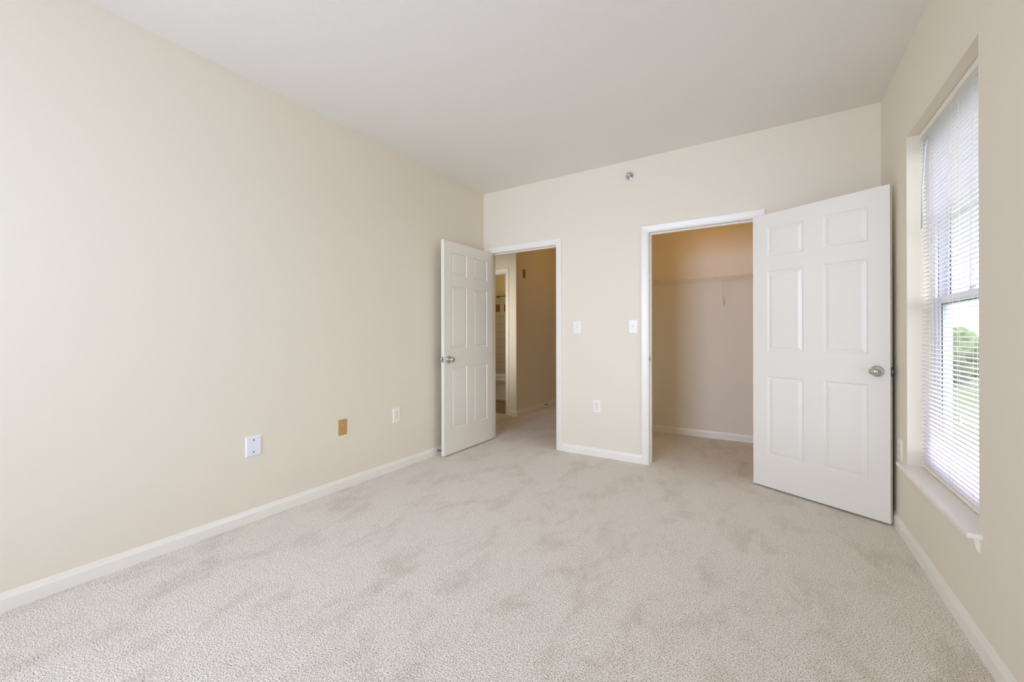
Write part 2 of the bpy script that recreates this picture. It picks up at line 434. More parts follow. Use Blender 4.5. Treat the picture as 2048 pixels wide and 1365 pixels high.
# ------------------------------------------------------------------ door casings, jambs
CP = [(0, 0), (0, 0.009), (0.004, 0.011), (0.010, 0.0115), (0.014, 0.0135), (0.030, 0.0155), (0.040, 0.0165), (0.047, 0.0175), (0.053, 0.0175), (0.057, 0.015), (0.057, 0)]
def casing(name, xl, xr, zt, y, label, ny=-1):
    b = MB()
    def U(w, t):
        yy = y + ny*t
        return [(xl-w, yy, 0), (xl-w, yy, zt+w), (xr+w, yy, zt+w), (xr+w, yy, 0)]
    for (w0, t0), (w1, t1) in zip(CP, CP[1:]):
        A, B = U(w0, t0), U(w1, t1)
        for i in range(3):
            b.face([A[i], A[i+1], B[i+1], B[i]], M['trim'])
    return struct(b.build(name, weld=True), label, 'door casing')
def jamb(parent, xl, xr, zt, y0, y1, stop_y):
    """lining of the opening; xl, xr, zt = inner faces"""
    b = MB(); t = 0.019; m = M['trim']
    b.box((xl-t, y0, 0), (xl, y1, zt), m); b.box((xr, y0, 0), (xr+t, y1, zt), m); b.box((xl-t, y0, zt), (xr+t, y1, zt+t), m)
    j = b.build('jamb', parent)
    b = MB(); s = 0.011
    b.box((xl, stop_y, 0), (xl+s, stop_y+0.034, zt-s), m, 0.002); b.box((xr-s, stop_y, 0), (xr, stop_y+0.034, zt-s), m, 0.002)
    b.box((xl, stop_y, zt-s), (xr, stop_y+0.034, zt), m, 0.002)
    b.build('door_stop_strip', j)
    return j

c1 = casing('trim_1', -2.631, -1.800, 2.053, YB, 'white casing around the hall doorway')
j1 = jamb(c1, -2.626, -1.806, 2.049, YB-0.001, YH+0.001, YB+0.040)
c2 = casing('trim_2', -0.905, -0.083, 2.053, YB, 'white casing around the closet doorway')
j2 = jamb(c2, -0.900, -0.088, 2.049, YB-0.001, YH+0.001, YB+0.040)
c3 = casing('trim_3', B0, B1, 2.053, YS, 'white casing around the bathroom doorway')
j3 = jamb(c3, B0+0.005, B1-0.005, 2.049, YS-0.001, YS+0.111, YS+0.05)
casing('trim_4', -2.631, -1.800, 2.053, YH, 'hall side casing of the hall doorway', ny=1)

def strike(parent, x, nx, y, z):
    b = MB()
    b.box((min(x, x+nx*0.0015), y-0.016, z-0.028), (max(x, x+nx*0.0015), y+0.016, z+0.028), M['nickel'], 0.0004)
    b.box((min(x+nx*0.0012, x+nx*0.0020), y-0.008, z-0.014), (max(x+nx*0.0012, x+nx*0.0020), y+0.008, z+0.014), M['dark'])
    # the curved lip towards the room
    b.box((min(x, x+nx*0.003), y-0.024, z-0.012), (max(x, x+nx*0.003), y-0.016, z+0.012), M['nickel'], 0.0008)
    return b.build('strike_plate', parent)
strike(j2, -0.900, 1, YB+0.020, 0.935)
strike(j1, -1.806, -1, YB+0.020, 0.930)

# ------------------------------------------------------------------ six panel doors
def door_slab(name, width, z0, z1, thick, stile, mull):
    """front face at y=0 (towards -y), back at y=thick; hinge edge x=0, free edge x=width; raised panels both sides"""
    pw = (width - 2*stile - mull)/2
    cols = [(stile, stile+pw), (width-stile-pw, width-stile)]
    rows = [(z0+0.235, z0+0.825), (z0+1.008, z0+1.606), (z0+1.712, z0+1.928)]
    xs = [0, cols[0][0], cols[0][1], cols[1][0], cols[1][1], width]
    zs = [z0, rows[0][0], rows[0][1], rows[1][0], rows[1][1], rows[2][0], rows[2][1], z1]
    rings = [(0, 0), (0.003, 0.0015), (0.007, 0.0060), (0.010, 0.0075), (0.013, 0.0075), (0.034, 0.0012), (0.038, 0.0010)]
    b = MB(); m = M['door']
    for side in (0, 1):
        Y = (lambda d: d) if side == 0 else (lambda d: thick-d)
        for i in range(5):
            for j in range(7):
                x0, x1, w0, w1 = xs[i], xs[i+1], zs[j], zs[j+1]
                if i in (1, 3) and j in (1, 3, 5):
                    prev = None
                    for ins, dep in rings:
                        cur = [(x0+ins, Y(dep), w0+ins), (x1-ins, Y(dep), w0+ins), (x1-ins, Y(dep), w1-ins), (x0+ins, Y(dep), w1-ins)]
                        if prev:
                            for k in range(4):
                                b.face([prev[k], prev[(k+1) % 4], cur[(k+1) % 4], cur[k]], m)
                        prev = cur
                    b.face(prev, m)
                else:
                    b.face([(x0,Y(0),w0), (x1,Y(0),w0), (x1,Y(0),w1), (x0,Y(0),w1)], m)
    for j in range(7):
        for x in (0, width): b.face([(x,0,zs[j]), (x,thick,zs[j]), (x,thick,zs[j+1]), (x,0,zs[j+1])], m)
    for i in range(5):
        for z in (z0, z1): b.face([(xs[i],0,z), (xs[i+1],0,z), (xs[i+1],thick,z), (xs[i],thick,z)], m)
    return b.build(name, weld=True)

def add_knob(door, x, z, y, ny, egg=False):
    """rosette + neck + knob standing out of the face at y in direction ny"""
    b = MB()
    b.lathe([(0, 0.0), (0.0335, 0.0), (0.0340, 0.003), (0.0315, 0.007), (0.024, 0.010), (0.015, 0.012), (0.0115, 0.015), (0.0105, 0.026)],
            M['nickel'], (x, y, z), (0, ny, 0), 40)
    r = b.build('knob_rosette')
    r.parent = door
    b = MB()
    prof = [(0.0105, 0.024), (0.012, 0.028), (0.018, 0.031), (0.0235, 0.036), (0.0265, 0.043), (0.0265, 0.050), (0.023, 0.057), (0.016, 0.0615), (0.008, 0.0635), (0, 0.064)]
    b.lathe(prof, M['nickel'], (x, y, z), (0, ny, 0), 40, scale2=(0.86, 1.0) if egg else (1, 1))
    k = b.build('door_knob'); k.parent = door
    return r

def add_latch(door, width, z, thick):
    b = MB()
    b.box((width, thick/2-0.0125, z-0.028), (width+0.0016, thick/2+0.0125, z+0.028), M['nickel'], 0.0005)
    for dz in (-0.021, 0.021):
        b.lathe([(0, 0.0022), (0.003, 0.0022), (0.0034, 0.0014)], M['dark'], (width, thick/2, z+dz), (1, 0, 0), 12)
    p = b.build('latch_plate', door)
    b = MB()
    b.face([(width+0.0016, thick/2-0.006, z-0.008), (width+0.0016, thick/2-0.006, z+0.008), (width+0.011, thick/2-0.004, z+0.008), (width+0.011, thick/2-0.004, z-0.008)], M['bolt'])
    b.face([(width+0.0016, thick/2+0.006, z-0.008), (width+0.0016, thick/2+0.006, z+0.008), (width+0.011, thick/2-0.004, z+0.008), (width+0.011, thick/2-0.004, z-0.008)], M['bolt'])
    for zz in (z-0.008, z+0.008):
        b.face([(width+0.0016, thick/2-0.006, zz), (width+0.0016, thick/2+0.006, zz), (width+0.011, thick/2-0.004, zz)], M['bolt'])
    b.build('latch_bolt', p, weld=True)

def add_hinges(door, thick, zs, y):
    for z in zs:
        b = MB()
        b.lathe([(0, -0.046), (0.006, -0.046), (0.006, 0.046), (0, 0.046)], M['nickel'], (-0.006, y, z), (0, 0, 1), 12)
        b.box((-0.0018, 0.004, z-0.044), (-0.0002, thick-0.002, z+0.044), M['nickel'])
        b.build('hinge', door)

# closet door: free edge swung round until it nearly touches the window wall
d2 = door_slab('door_2', 0.803, 0.013, 2.045, 0.035, 0.103, 0.116)
d2.location = (-0.107, 3.615, 0); d2.rotation_euler = (0, 0, math.radians(-27.014))
struct(d2, 'white six-panel closet door swung open against the window wall', 'door')
add_knob(d2, 0.742, 0.922, 0.0, -1, egg=True); add_knob(d2, 0.742, 0.922, 0.035, 1, egg=True)
add_latch(d2, 0.803, 0.922, 0.035); add_hinges(d2, 0.035, (0.25, 1.03, 1.82), 0.041)
# entry door: stands parallel to the left wall, hall side facing the room
d1 = door_slab('door_1', 0.790, 0.013, 2.045, 0.035, 0.103, 0.106)
# local +x -> -Y ; local -y -> -X, so turn the slab round: front (y=0) must face +X
d1.rotation_euler = (0, 0, math.radians(-90)); d1.location = (-2.608, 3.655, 0)
struct(d1, 'white six-panel bedroom door standing open along the left wall', 'door')
add_knob(d1, 0.728, 0.917, 0.035, 1); add_knob(d1, 0.728, 0.917, 0.0, -1)
add_latch(d1, 0.790, 0.917, 0.035); add_hinges(d1, 0.035, (0.25, 1.03, 1.82), -0.006)

# ------------------------------------------------------------------ window, sill, blind
XF = 0.745
win = empty('window_1', (0.79, 2.60, 0.43))
struct(win, 'white double-hung window behind the blind', 'window')
def wpart(b, name, parent=win):
    o = b.build(name)
    o.parent = parent
    o.matrix_parent_inverse = Matrix.Translation(-Vector((0.79, 2.60, 0.43))) if parent is win else Matrix.Identity(4)
    return o
def rect_ring(b, x0, x1, y0, y1, z0, z1, wy, wz, m, bev=0.002):
    b.box((x0, y0, z0), (x1, y0+wy, z1), m, bev); b.box((x0, y1-wy, z0), (x1, y1, z1), m, bev)
    b.box((x0, y0+wy, z0), (x1, y1-wy, z0+wz), m, bev); b.box((x0, y0+wy, z1-wz), (x1, y1-wy, z1), m, bev)
y0, y1, z0, z1 = W
z0 = 0.427
b = MB(); rect_ring(b, XF, 0.810, y0, y1, z0, z1, 0.030, 0.035, M['vinyl'])
# jamb tracks: dark grooves beside the sashes
for yy, s in ((y0+0.030, 1), (y1-0.030, -1)):
    for xx in (0.757, 0.768, 0.7800):
        b.box((xx, min(yy, yy+s*0.002), z0+0.04), (xx+0.0022, max(yy, yy+s*0.002), z1-0.04 if xx < 0.76 else 1.30), M['gasket'])
wpart(b, 'window_frame')
def sash(name, x0, x1, za, zb, top, bot, grid=False):
    b = MB(); ya, yb = y0+0.032, y1-0.032; s = 0.042
    b.box((x0, ya, za), (x1, ya+s, zb), M['vinyl'], 0.003); b.box((x0, yb-s, za), (x1, yb, zb), M['vinyl'], 0.003)
    b.box((x0, ya+s, za), (x1, yb-s, za+bot), M['vinyl'], 0.003); b.box((x0, ya+s, zb-top), (x1, yb-s, zb), M['vinyl'], 0.003)
    # gasket line round the glass
    xm = (x0+x1)/2
    rect_ring(b, x0+0.006, x0+0.010, ya+s-0.001, yb-s+0.001, za+bot-0.001, zb-top+0.001, 0.004, 0.004, M['gasket'], 0)
    if grid:
        for k in (1, 2):
            yk = ya+s+(yb-ya-2*s)*k/3
            b.box((xm-0.006, yk-0.008, za+bot), (xm+0.006, yk+0.008, zb-top), M['vinyl'], 0.002)
        zk = (za+zb)/2
        b.box((xm-0.006, ya+s, zk-0.008), (xm+0.006, yb-s, zk+0.008), M['vinyl'], 0.002)
    o = wpart(b, name)
    b = MB(); b.box((xm-0.001, ya+s-0.004, za+bot-0.004), (xm+0.001, yb-s+0.004, zb-top+0.004), M['glass'])
    g = b.build('pane'); g.parent = o
    return o
lo = sash('lower_sash', 0.752, 0.779, z0+0.035, 1.345, 0.040, 0.055)
up = sash('upper_sash', 0.783, 0.806, 1.305, z1-0.035, 0.040, 0.040, grid=True)
b = MB(); b.box((0.755, 2.575, 1.345), (0.780, 2.635, 1.353), M['vinyl'], 0.002)
b.lathe([(0, 0.008), (0.012, 0.008), (0.011, 0.016), (0, 0.017)], M['nickel'], (0.768, 2.605, 1.345), (0, 0, 1), 20)
b.box((0.757, 2.600, 1.354), (0.764, 2.635, 1.360), M['nickel'], 0.001)
lk = b.build('sash_lock'); lk.parent = lo

# interior stool and apron
b = MB()
b.box((0.602, 2.118, 0.409), (XF, 3.098, 0.427), M['trim'], 0.004)
sill = struct(b.build('window_sill'), 'white window stool projecting from the recess', 'window sill')
b = MB()
AP = [(0, 0.409), (0.017, 0.409), (0.017, 0.398), (0.013, 0.392), (0.011, 0.372), (0.006, 0.362), (0.003, 0.354), (0, 0.354)]
for (d0, w0), (d1_, w1) in zip(AP, AP[1:] + AP[:1]):
    b.face([(XR-d0, 2.140, w0), (XR-d0, 3.080, w0), (XR-d1_, 3.080, w1), (XR-d1_, 2.140, w1)], M['trim'])
for yy in (2.140, 3.080): b.face([(XR-d, yy, w) for d, w in AP], M['trim'])
b.build('apron', sill, weld=True)

# the blind
bl = empty('window_blind', (0.708, 2.60, 0.44))
tag(bl, 'white horizontal mini blind lowered inside the window recess, slats open', 'blind')
BO = Vector((0.708, 2.60, 0.44))
def bpart(b, name, parent=bl):
    return b.build(name, parent, origin=None) if parent is not bl else _bp(b, name)
def _bp(b, name):
    bmesh.ops.translate(b.bm, verts=b.bm.verts, vec=-BO)
    return b.build(name, bl)
ya, yb = 2.158, 3.046
b = MB(); b.box((0.690, ya-0.004, 2.203), (0.722, yb+0.004, 2.232), M['plastic'], 0.0015)
b.box((0.6885, ya-0.004, 2.203), (0.690, yb+0.004, 2.209), M['plastic'])
head = _bp(b, 'headrail')
b = MB()
NS = 81; zlo, zhi = 0.468, 2.186; SW = 0.0125; tilt = math.radians(4)
for k in range(NS):
    zc = zlo + (zhi-zlo)*k/(NS-1) + random.uniform(-0.0004, 0.0004)
    prof = []
    for q in range(7):
        s = -1 + 2*q/6
        xx = s*SW; zz = 0.0016*(1-s*s)
        prof.append((0.709 + xx*math.cos(tilt) - zz*math.sin(tilt), zc + xx*math.sin(tilt) + zz*math.cos(tilt)))
    dy = random.uniform(-0.001, 0.001)
    top = [[b.bm.verts.new((px, yy, pz)) for px, pz in prof] for yy in (ya+dy, yb+dy)]
    bot = [[b.bm.verts.new((px, yy, pz-0.0004)) for px, pz in prof] for yy in (ya+dy, yb+dy)]
    mi = b.mi(M['slat'])
    for G in (top, bot):
        for i in range(6):
            f = b.bm.faces.new((G[0][i], G[0][i+1], G[1][i+1], G[1][i])); f.smooth = True; f.material_index = mi
    for i in (0, 6):
        f = b.bm.faces.new((top[0][i], top[1][i], bot[1][i], bot[0][i])); f.material_index = mi
sl = _bp(b, 'slats')
b = MB(); b.box((0.696, ya, 0.4335), (0.722, yb, 0.447), M['plastic'], 0.003); br = _bp(b, 'bottom_rail')
for yy in (2.380, 2.642, 2.905):
    b = MB()
    for xx in (0.6955, 0.7225): b.tube([(xx, yy, 0.44), (xx, yy, 2.205)], 0.0006, M['plastic'], 5)
    b.tube([(0.709, yy+0.006, 0.44), (0.709, yy+0.006, 2.205)], 0.0007, M['plastic'], 5)
    for k in range(NS):
        zc = zlo + (zhi-zlo)*k/(NS-1) - 0.0008
        b.box((0.6955, yy-0.0006, zc-0.0004), (0.7225, yy+0.0006, zc+0.0001), M['plastic'])
    b.lathe([(0, -0.006), (0.004, -0.006), (0.005, -0.001), (0.004, 0.002), (0, 0.002)], M['plastic'], (0.699, yy, 0.436), (0, 0, 1), 12)
    _bp(b, 'ladder_cord')
b = MB()
b.tube([(0.684, 2.873, 2.150), (0.672, 2.874, 2.10), (0.662, 2.876, 1.9), (0.660, 2.877, 1.685)], 0.0036, M['clear'], 6)
b.lathe([(0, 0), (0.0045, 0), (0.0045, 0.008), (0, 0.009)], M['plastic'], (0.660, 2.877, 1.678), (0, 0, 1), 10)
b.tube([(0.690, 2.873, 2.196), (0.684, 2.873, 2.19), (0.680, 2.873, 2.176), (0.684, 2.873, 2.165), (0.684, 2.873, 2.150)], 0.0014, M['nickel'], 8)
_bp(b, 'tilt_wand')
b = MB()
for dy in (0, 0.004):
    b.tube([(0.688, 2.499+dy, 2.205), (0.690, 2.499+dy, 1.5), (0.690, 2.499+dy*0.3, 0.79)], 0.0008, M['plastic'], 5)
b.lathe([(0, 0.0), (0.0055, 0.002), (0.0045, 0.020), (0.0015, 0.030), (0, 0.030)], M['plastic'], (0.690, 2.499, 0.765), (0, 0, 1), 12)
_bp(b, 'lift_cord')

# unseen windows added to go with the rear and side fill lights
def added_window(name, axis, lo_, hi_, label):
    o = empty(name, tuple((a+c)/2 for a, c in zip(lo_, hi_))); struct(o, label, 'window')
    P = Vector(o.location)
    b = MB()
    (x0_, ya_, za_), (x1_, yb_, zb_) = lo_, hi_
    f = 0.05
    if axis == 'X':
        rect_ring(b, x0_, x1_, ya_, yb_, za_, zb_, f, f, M['vinyl'])
        b.box((x0_, ya_+f, (za_+zb_)/2-0.02), (x1_, yb_-f, (za_+zb_)/2+0.02), M['vinyl'])
        g = ((x0_+x1_)/2-0.001, ya_+f, za_+f), ((x0_+x1_)/2+0.001, yb_-f, zb_-f)
    else:
        b.box((x0_, ya_, za_), (x0_+f, yb_, zb_), M['vinyl']); b.box((x1_-f, ya_, za_), (x1_, yb_, zb_), M['vinyl'])
        b.box((x0_+f, ya_, za_), (x1_-f, yb_, za_+f), M['vinyl']); b.box((x0_+f, ya_, zb_-f), (x1_-f, yb_, zb_), M['vinyl'])
        b.box(((x0_+x1_)/2-0.03, ya_, za_+f), ((x0_+x1_)/2+0.03, yb_, zb_-f), M['vinyl'])
        g = (x0_+f, (ya_+yb_)/2-0.001, za_+f), (x1_-f, (ya_+yb_)/2+0.001, zb_-f)
    bmesh.ops.translate(b.bm, verts=b.bm.verts, vec=-P); fr = b.build('window_frame', o)
    b = MB(); b.box(*g, M['glass']); bmesh.ops.translate(b.bm, verts=b.bm.verts, vec=-P); b.build('pane', fr)
added_window('window_2_added', 'X', (0.725, -0.55, 0.41), (0.805, 0.35, 2.235), 'unseen window added beside the camera for the side fill light')
added_window('window_3_added', 'Y', (-2.40, YR-0.19, 0.62), (-0.60, YR-0.10, 2.34), 'unseen wide window added behind the camera for the rear fill light')

for nm, lo_, hi_, lb in (('added_shade', (-2.39, YR-0.02, 0.63), (-0.61, YR-0.017, 2.33), 'unseen white shade added behind the rear fill light'),
                         ('added_shade', (0.660, -0.54, 0.42), (0.663, 0.34, 2.225), 'unseen white shade added behind the side fill light'),
                         ('added_shade', (-3.64, 3.765, 0.56), (-2.96, 3.768, 2.14), 'unseen white shade added behind the cross hall fill light')):
    b = MB(); b.box(lo_, hi_, M['plastic']); tag(b.build(nm), lb, 'added shade')  # closed shades added out of view, backing the fill lights

# ------------------------------------------------------------------ cover plates
def frame_rot(n):
    """rotation about Z so that local +y points into the wall and local -y (front) faces n"""
    return {(0, -1): 0.0, (1, 0): math.radians(90), (-1, 0): math.radians(-90)}[n]
def plate_mesh(b, w, h, m, t=0.0055):
    """softly pillowed plate on the wall plane y=0, front at y=-t"""
    rings = [(0, 0.0), (0.0, 0.0015), (0.0015, 0.0035), (0.004, 0.0048), (0.0065, t)]
    prev = None
    for ins, d in rings:
        cur = [(-w/2+ins, -d, -h/2+ins), (w/2-ins, -d, -h/2+ins), (w/2-ins, -d, h/2-ins), (-w/2+ins, -d, h/2-ins)]
        if prev:
            for k in range(4): b.face([prev[k], prev[(k+1) % 4], cur[(k+1) % 4], cur[k]], m)
        prev = cur
    b.face(prev, m)
def screw(b, x, z, y, m, slot=True):
    b.lathe([(0.0036, 0.0), (0.0034, 0.0008), (0.002, 0.0013), (0, 0.0014)], m, (x, y, z), (0, -1, 0), 14)
    if slot: b.box((x-0.003, y-0.0017, z-0.0005), (x+0.003, y-0.0012, z+0.0005), M['dark'])

def outlet(loc, n, label):
    o = empty('wall_outlet', loc, frame_rot(n)); tag(o, label, 'outlet')
    b = MB(); plate_mesh(b, 0.079, 0.121, M['plastic']); screw(b, 0, 0, -0.0055, M['plastic'])
    b.build('cover_plate', o, weld=False)
    for s in (1, -1):
        b = MB(); z = s*0.0195
        b.lathe([(0.0172, 0.004), (0.0172, 0.0072), (0.0160, 0.0080), (0, 0.0080)], M['plastic'], (0, 0, z), (0, -1, 0), 28, smooth=False, scale2=(0.84, 1))
        for xx, hh in ((-0.0062, 0.0045), (0.0062, 0.0036)):
            b.box((xx-0.0011, -0.0084, z+0.002-hh+0.002), (xx+0.0011, -0.0079, z+0.002+hh), M['dark'])
        b.lathe([(0.0024, 0.0), (0, 0.0004)], M['dark'], (0, -0.0080, z-0.0078), (0, -1, 0), 12)
        b.lathe([(0.0181, 0.0056), (0.0173, 0.0060)], M['dark'], (0, 0, z), (0, -1, 0), 28, scale2=(0.84, 1))
        b.build('receptacle', o)
    return o
outlet((XL, 2.404, 0.463), (1, 0), 'white duplex outlet low on the left wall nearest the open door')
outlet((-1.383, YB, 0.471), (0, -1), 'white duplex outlet low on the wall between the two doorways')
outlet((XR, 3.192, 0.476), (-1, 0), 'white duplex outlet squeezed beside the window sill next to the closet door')

def switch(loc, n, label):
    o = empty('light_switch', loc, frame_rot(n)); tag(o, label, 'switch')
    b = MB(); plate_mesh(b, 0.081, 0.122, M['plastic'])
    for s in (1, -1): screw(b, 0, s*0.030, -0.0055, M['plastic'])
    b.build('cover_plate', o)
    b = MB()
    b.box((-0.0055, -0.0062, -0.0125), (0.0055, -0.0052, 0.0125), M['dark'])
    b.box((-0.0050, -0.0066, -0.0120), (0.0050, -0.0056, 0.0120), M['plastic'])
    # toggle lever tilted up
    p = [(-0.004, -0.006, -0.004), (0.004, -0.006, -0.004), (0.004, -0.006, 0.004), (-0.004, -0.006, 0.004)]
    q = [(-0.0033, -0.018, 0.004), (0.0033, -0.018, 0.004), (0.0033, -0.0165, 0.0095), (-0.0033, -0.0165, 0.0095)]
    for k in range(4): b.face([p[k], p[(k+1) % 4], q[(k+1) % 4], q[k]], M['plastic'])
    b.face(q, M['plastic'])
    b.build('toggle', o, weld=False)
    return o
switch((-1.581, YB, 1.221), (0, -1), 'white toggle light switch just right of the hall doorway')
switch((-1.038, YB, 1.223), (0, -1), 'white toggle light switch just left of the closet doorway')

o = empty('blank_wall_plate', (XL, 1.265, 0.464), frame_rot((1, 0)))
tag(o, 'large blank bluish white wall plate with two dark screws', 'wall plate')
b = MB(); plate_mesh(b, 0.091, 0.125, M['plate_blue'], 0.0065); b.build('cover_plate', o)
for s in (1, -1):
    b = MB(); b.lathe([(0.0042, 0.0), (0.0040, 0.0010), (0.002, 0.0016), (0, 0.0016)], M['dark'], (0, -0.0065, s*0.037), (0, -1, 0), 14); b.build('screw', o)

o = empty('cable_wall_plate', (XL, 1.885, 0.461), frame_rot((1, 0)))
tag(o, 'tan cable jack plate low on the left wall between blank plate and outlet', 'wall plate')
b = MB(); plate_mesh(b, 0.074, 0.117, M['tan']); screw(b, 0.006, 0.050, -0.0055, M['brown']); screw(b, 0, -0.050, -0.0055, M['tan'], False)
b.build('cover_plate', o)
b = MB()
b.lathe([(0.0075, 0.005), (0.0075, 0.0075), (0.0055, 0.0080), (0.0048, 0.0130), (0.0035, 0.0130), (0.0035, 0.0085), (0, 0.0085)], M['chrome'], (0.0, 0, 0.013), (0, -1, 0), 20)
b.lathe([(0.0033, 0.0135), (0, 0.0135)], M['dark'], (0.0, 0, 0.013), (0, -1, 0), 12)
b.build('cable_jack', o)

o = empty('hall_wall_plate', (XHS, 5.10, 2.045), frame_rot((1, 0)))
tag(o, 'small brown wall plate high up on the shaded hall wall', 'wall plate')
b = MB(); plate_mesh(b, 0.076, 0.125, M['brown']); b.build('cover_plate', o)
b = MB(); b.lathe([(0.007, 0.005), (0.006, 0.009), (0, 0.009)], M['dark'], (0, 0, 0), (0, -1, 0), 14); b.build('jack', o)

# ------------------------------------------------------------------ sprinkler
o = empty('fire_sprinkler', (-1.066, YB, 2.583))
tag(o, 'small round chrome fire sprinkler head high on the far wall', 'sprinkler')
b = MB()
b.lathe([(0.037, 0), (0.037, 0.003), (0.034, 0.007), (0.030, 0.0085), (0.027, 0.007), (0.025, 0.003), (0.010, 0.002)], M['chrome'], (0, 0, 0), (0, -1, 0), 36)
b.build('escutcheon', o)
b = MB()
b.lathe([(0.0, 0.002), (0.013, 0.002), (0.013, 0.018), (0.0105, 0.020), (0.0105, 0.026), (0.005, 0.028), (0, 0.028)], M['chrome'], (0, 0, 0), (0, -1, 0), 20)
for s in (1, -1):
    b.tube([(s*0.011, -0.018, 0), (s*0.015, -0.030, 0), (s*0.010, -0.042, 0), (0, -0.047, 0)], 0.0022, M['chrome'], 8)
b.lathe([(0, -0.012), (0.0022, -0.010), (0.0022, 0.008), (0, 0.010)], M['dark'], (0, -0.036, 0), (0, -1, 0), 10)
b.build('sprinkler_frame', o)
b = MB()
b.lathe([(0, 0.047), (0.014, 0.047), (0.0145, 0.0485), (0, 0.049)], M['chrome'], (0, 0, 0), (0, -1, 0), 24)
b.box((-0.013, -0.056, 0.010), (0.013, -0.036, 0.0115), M['chrome'], 0.0004)
b.build('deflector', o)

# ------------------------------------------------------------------ door stops
def spring_stop(loc, n, label):
    o = empty('door_stop', loc, frame_rot(n)); tag(o, label, 'door stop')
    b = MB()
    b.lathe([(0, 0), (0.011, 0), (0.011, 0.002), (0.006, 0.006), (0, 0.006)], M['steel'], (0, 0, 0), (0, -1, 0), 20)
    b.build('base', o)
    b = MB(); pts = []
    for i in range(22*10+1):
        t = i/10; r = 0.0062-0.0012*t/22
        pts.append((r*math.cos(t*2*math.pi), -0.005-0.060*t/22, r*math.sin(t*2*math.pi)))
    b.tube(pts, 0.0011, M['steel'], 6); b.build('spring', o)
    b = MB(); b.lathe([(0.0055, 0.062), (0.0075, 0.064), (0.008, 0.072), (0.006, 0.077), (0, 0.078)], M['rubber'], (0, 0, 0), (0, -1, 0), 18)
    b.build('rubber_tip', o)
    return o
spring_stop((XL+0.012, 2.905, 0.046), (1, 0), 'spring door stop on the left baseboard by the open bedroom door')
spring_stop((XHS+0.012, 5.72, 0.048), (1, 0), 'spring door stop on the hall baseboard past the doorway')
o = empty('door_bumper', (XR-0.0125, 3.12, 0.040), frame_rot((-1, 0)))
tag(o, 'tiny round white door bumper on the right baseboard below the outlet', 'door stop')
b = MB(); b.lathe([(0, 0), (0.011, 0), (0.011, 0.003), (0.008, 0.006), (0.0035, 0.0065), (0.003, 0.003), (0, 0.003)], M['rubber'], (0, 0, 0), (0, -1, 0), 20); b.build('bumper_disc', o)
b = MB(); b.lathe([(0.003, 0.0068), (0, 0.0070)], M['steel'], (0, 0, 0), (0, -1, 0), 12); b.build('screw', o)

# ------------------------------------------------------------------ closet shelf
sh = empty('wire_shelf', (-0.36, YC, 1.752))
tag(sh, 'white wire closet shelf with a hanging lip on the closet rear wall', 'shelf')
SO = Vector((-0.36, YC, 1.752))
def spart(b, name, parent=sh):
    bmesh.ops.translate(b.bm, verts=b.bm.verts, vec=-SO)
    return b.build(name, parent)
x0s, x1s, yf = XCL+0.004, XR-0.004, YC-0.322
b = MB(); n = int((x1s-x0s)/0.0254)
for k in range(n+1):
    x = x0s + 0.006 + k*0.0254
    b.tube([(x, YC-0.006, 1.752), (x, yf, 1.752)], 0.0013, M['wire'], 6, caps=False)
spart(b, 'deck_wires')
b = MB()
for yy, zz, r in ((YC-0.008, 1.7505, 0.0030), (YC-0.115, 1.7490, 0.0024), (YC-0.220, 1.7490, 0.0024), (yf, 1.7505, 0.0033), (yf-0.002, 1.712, 0.0033)):
    b.tube([(x0s, yy, zz), (x1s, yy, zz)], r, M['wire'], 8)
spart(b, 'rails')
x = -0.800-0.305
while x < x1s:
    b = MB(); b.tube([(x, yf, 1.7505), (x, yf-0.002, 1.712), (x, yf+0.004, 1.706)], 0.0026, M['wire'], 6)
    spart(b, 'lip_upright')
    x += 0.305
for x in (-0.42,):
    b = MB()
    b.tube([(x, yf+0.002, 1.716), (x+0.0, YC-0.004, 1.475)], 0.0034, M['wire'], 8)
    b.tube([(x, yf-0.004, 1.722), (x, yf+0.002, 1.714)], 0.005, M['wire'], 8)
    br_ = spart(b, 'support_brace')
    b = MB(); b.box((x-0.007, YC-0.003, 1.452), (x+0.007, YC, 1.480), M['wire'], 0.001)
    b.lathe([(0.005, 0), (0.004, 0.003), (0, 0.0035)], M['steel'], (x, YC-0.003, 1.460), (0, -1, 0), 14)
    spart(b, 'brace_foot')
for x in (-1.15, -0.85, -0.55, -0.36, -0.05, 0.25, 0.55):
    b = MB(); b.box((x-0.006, YC-0.012, 1.744), (x+0.006, YC, 1.760), M['wire'], 0.001); spart(b, 'wall_clip')

# ------------------------------------------------------------------ toilet (side on, tank to the right)
def superring(cx_, cy_, ax, ay, z, n=28, back=None):
    pts = []
    for i in range(n):
        t = 2*math.pi*i/n; c, s = math.cos(t), math.sin(t)
        k = 1.0 if c < 0 else 0.82         # blunter towards the tank
        pts.append(Vector((cx_ + ax*c*k, cy_ + ay*math.copysign(abs(s)**0.85, s), z)))
    return pts
def loft(b, rings, m, cap0=True, cap1=True):
    R = [[b.bm.verts.new(p) for p in r] for r in rings]; k = b.mi(m); n = len(R[0])
    for A, B in zip(R, R[1:]):
        for i in range(n):
            f = b.bm.faces.new((A[i], A[(i+1) % n], B[(i+1) % n], B[i])); f.material_index = k; f.smooth = True
    if cap0: b.bm.faces.new(R[0][::-1]).material_index = k
    if cap1: b.bm.faces.new(R[-1]).material_index = k
TY = 5.98; TX = -3.99
tl = empty('toilet', (TX, TY, 0.004)); tag(tl, 'white toilet glimpsed side on inside the bathroom', 'toilet')
def tpart(b, name, parent=tl):
    bmesh.ops.translate(b.bm, verts=b.bm.verts, vec=-Vector((TX, TY, 0.004))); return b.build(name, parent)
b = MB()
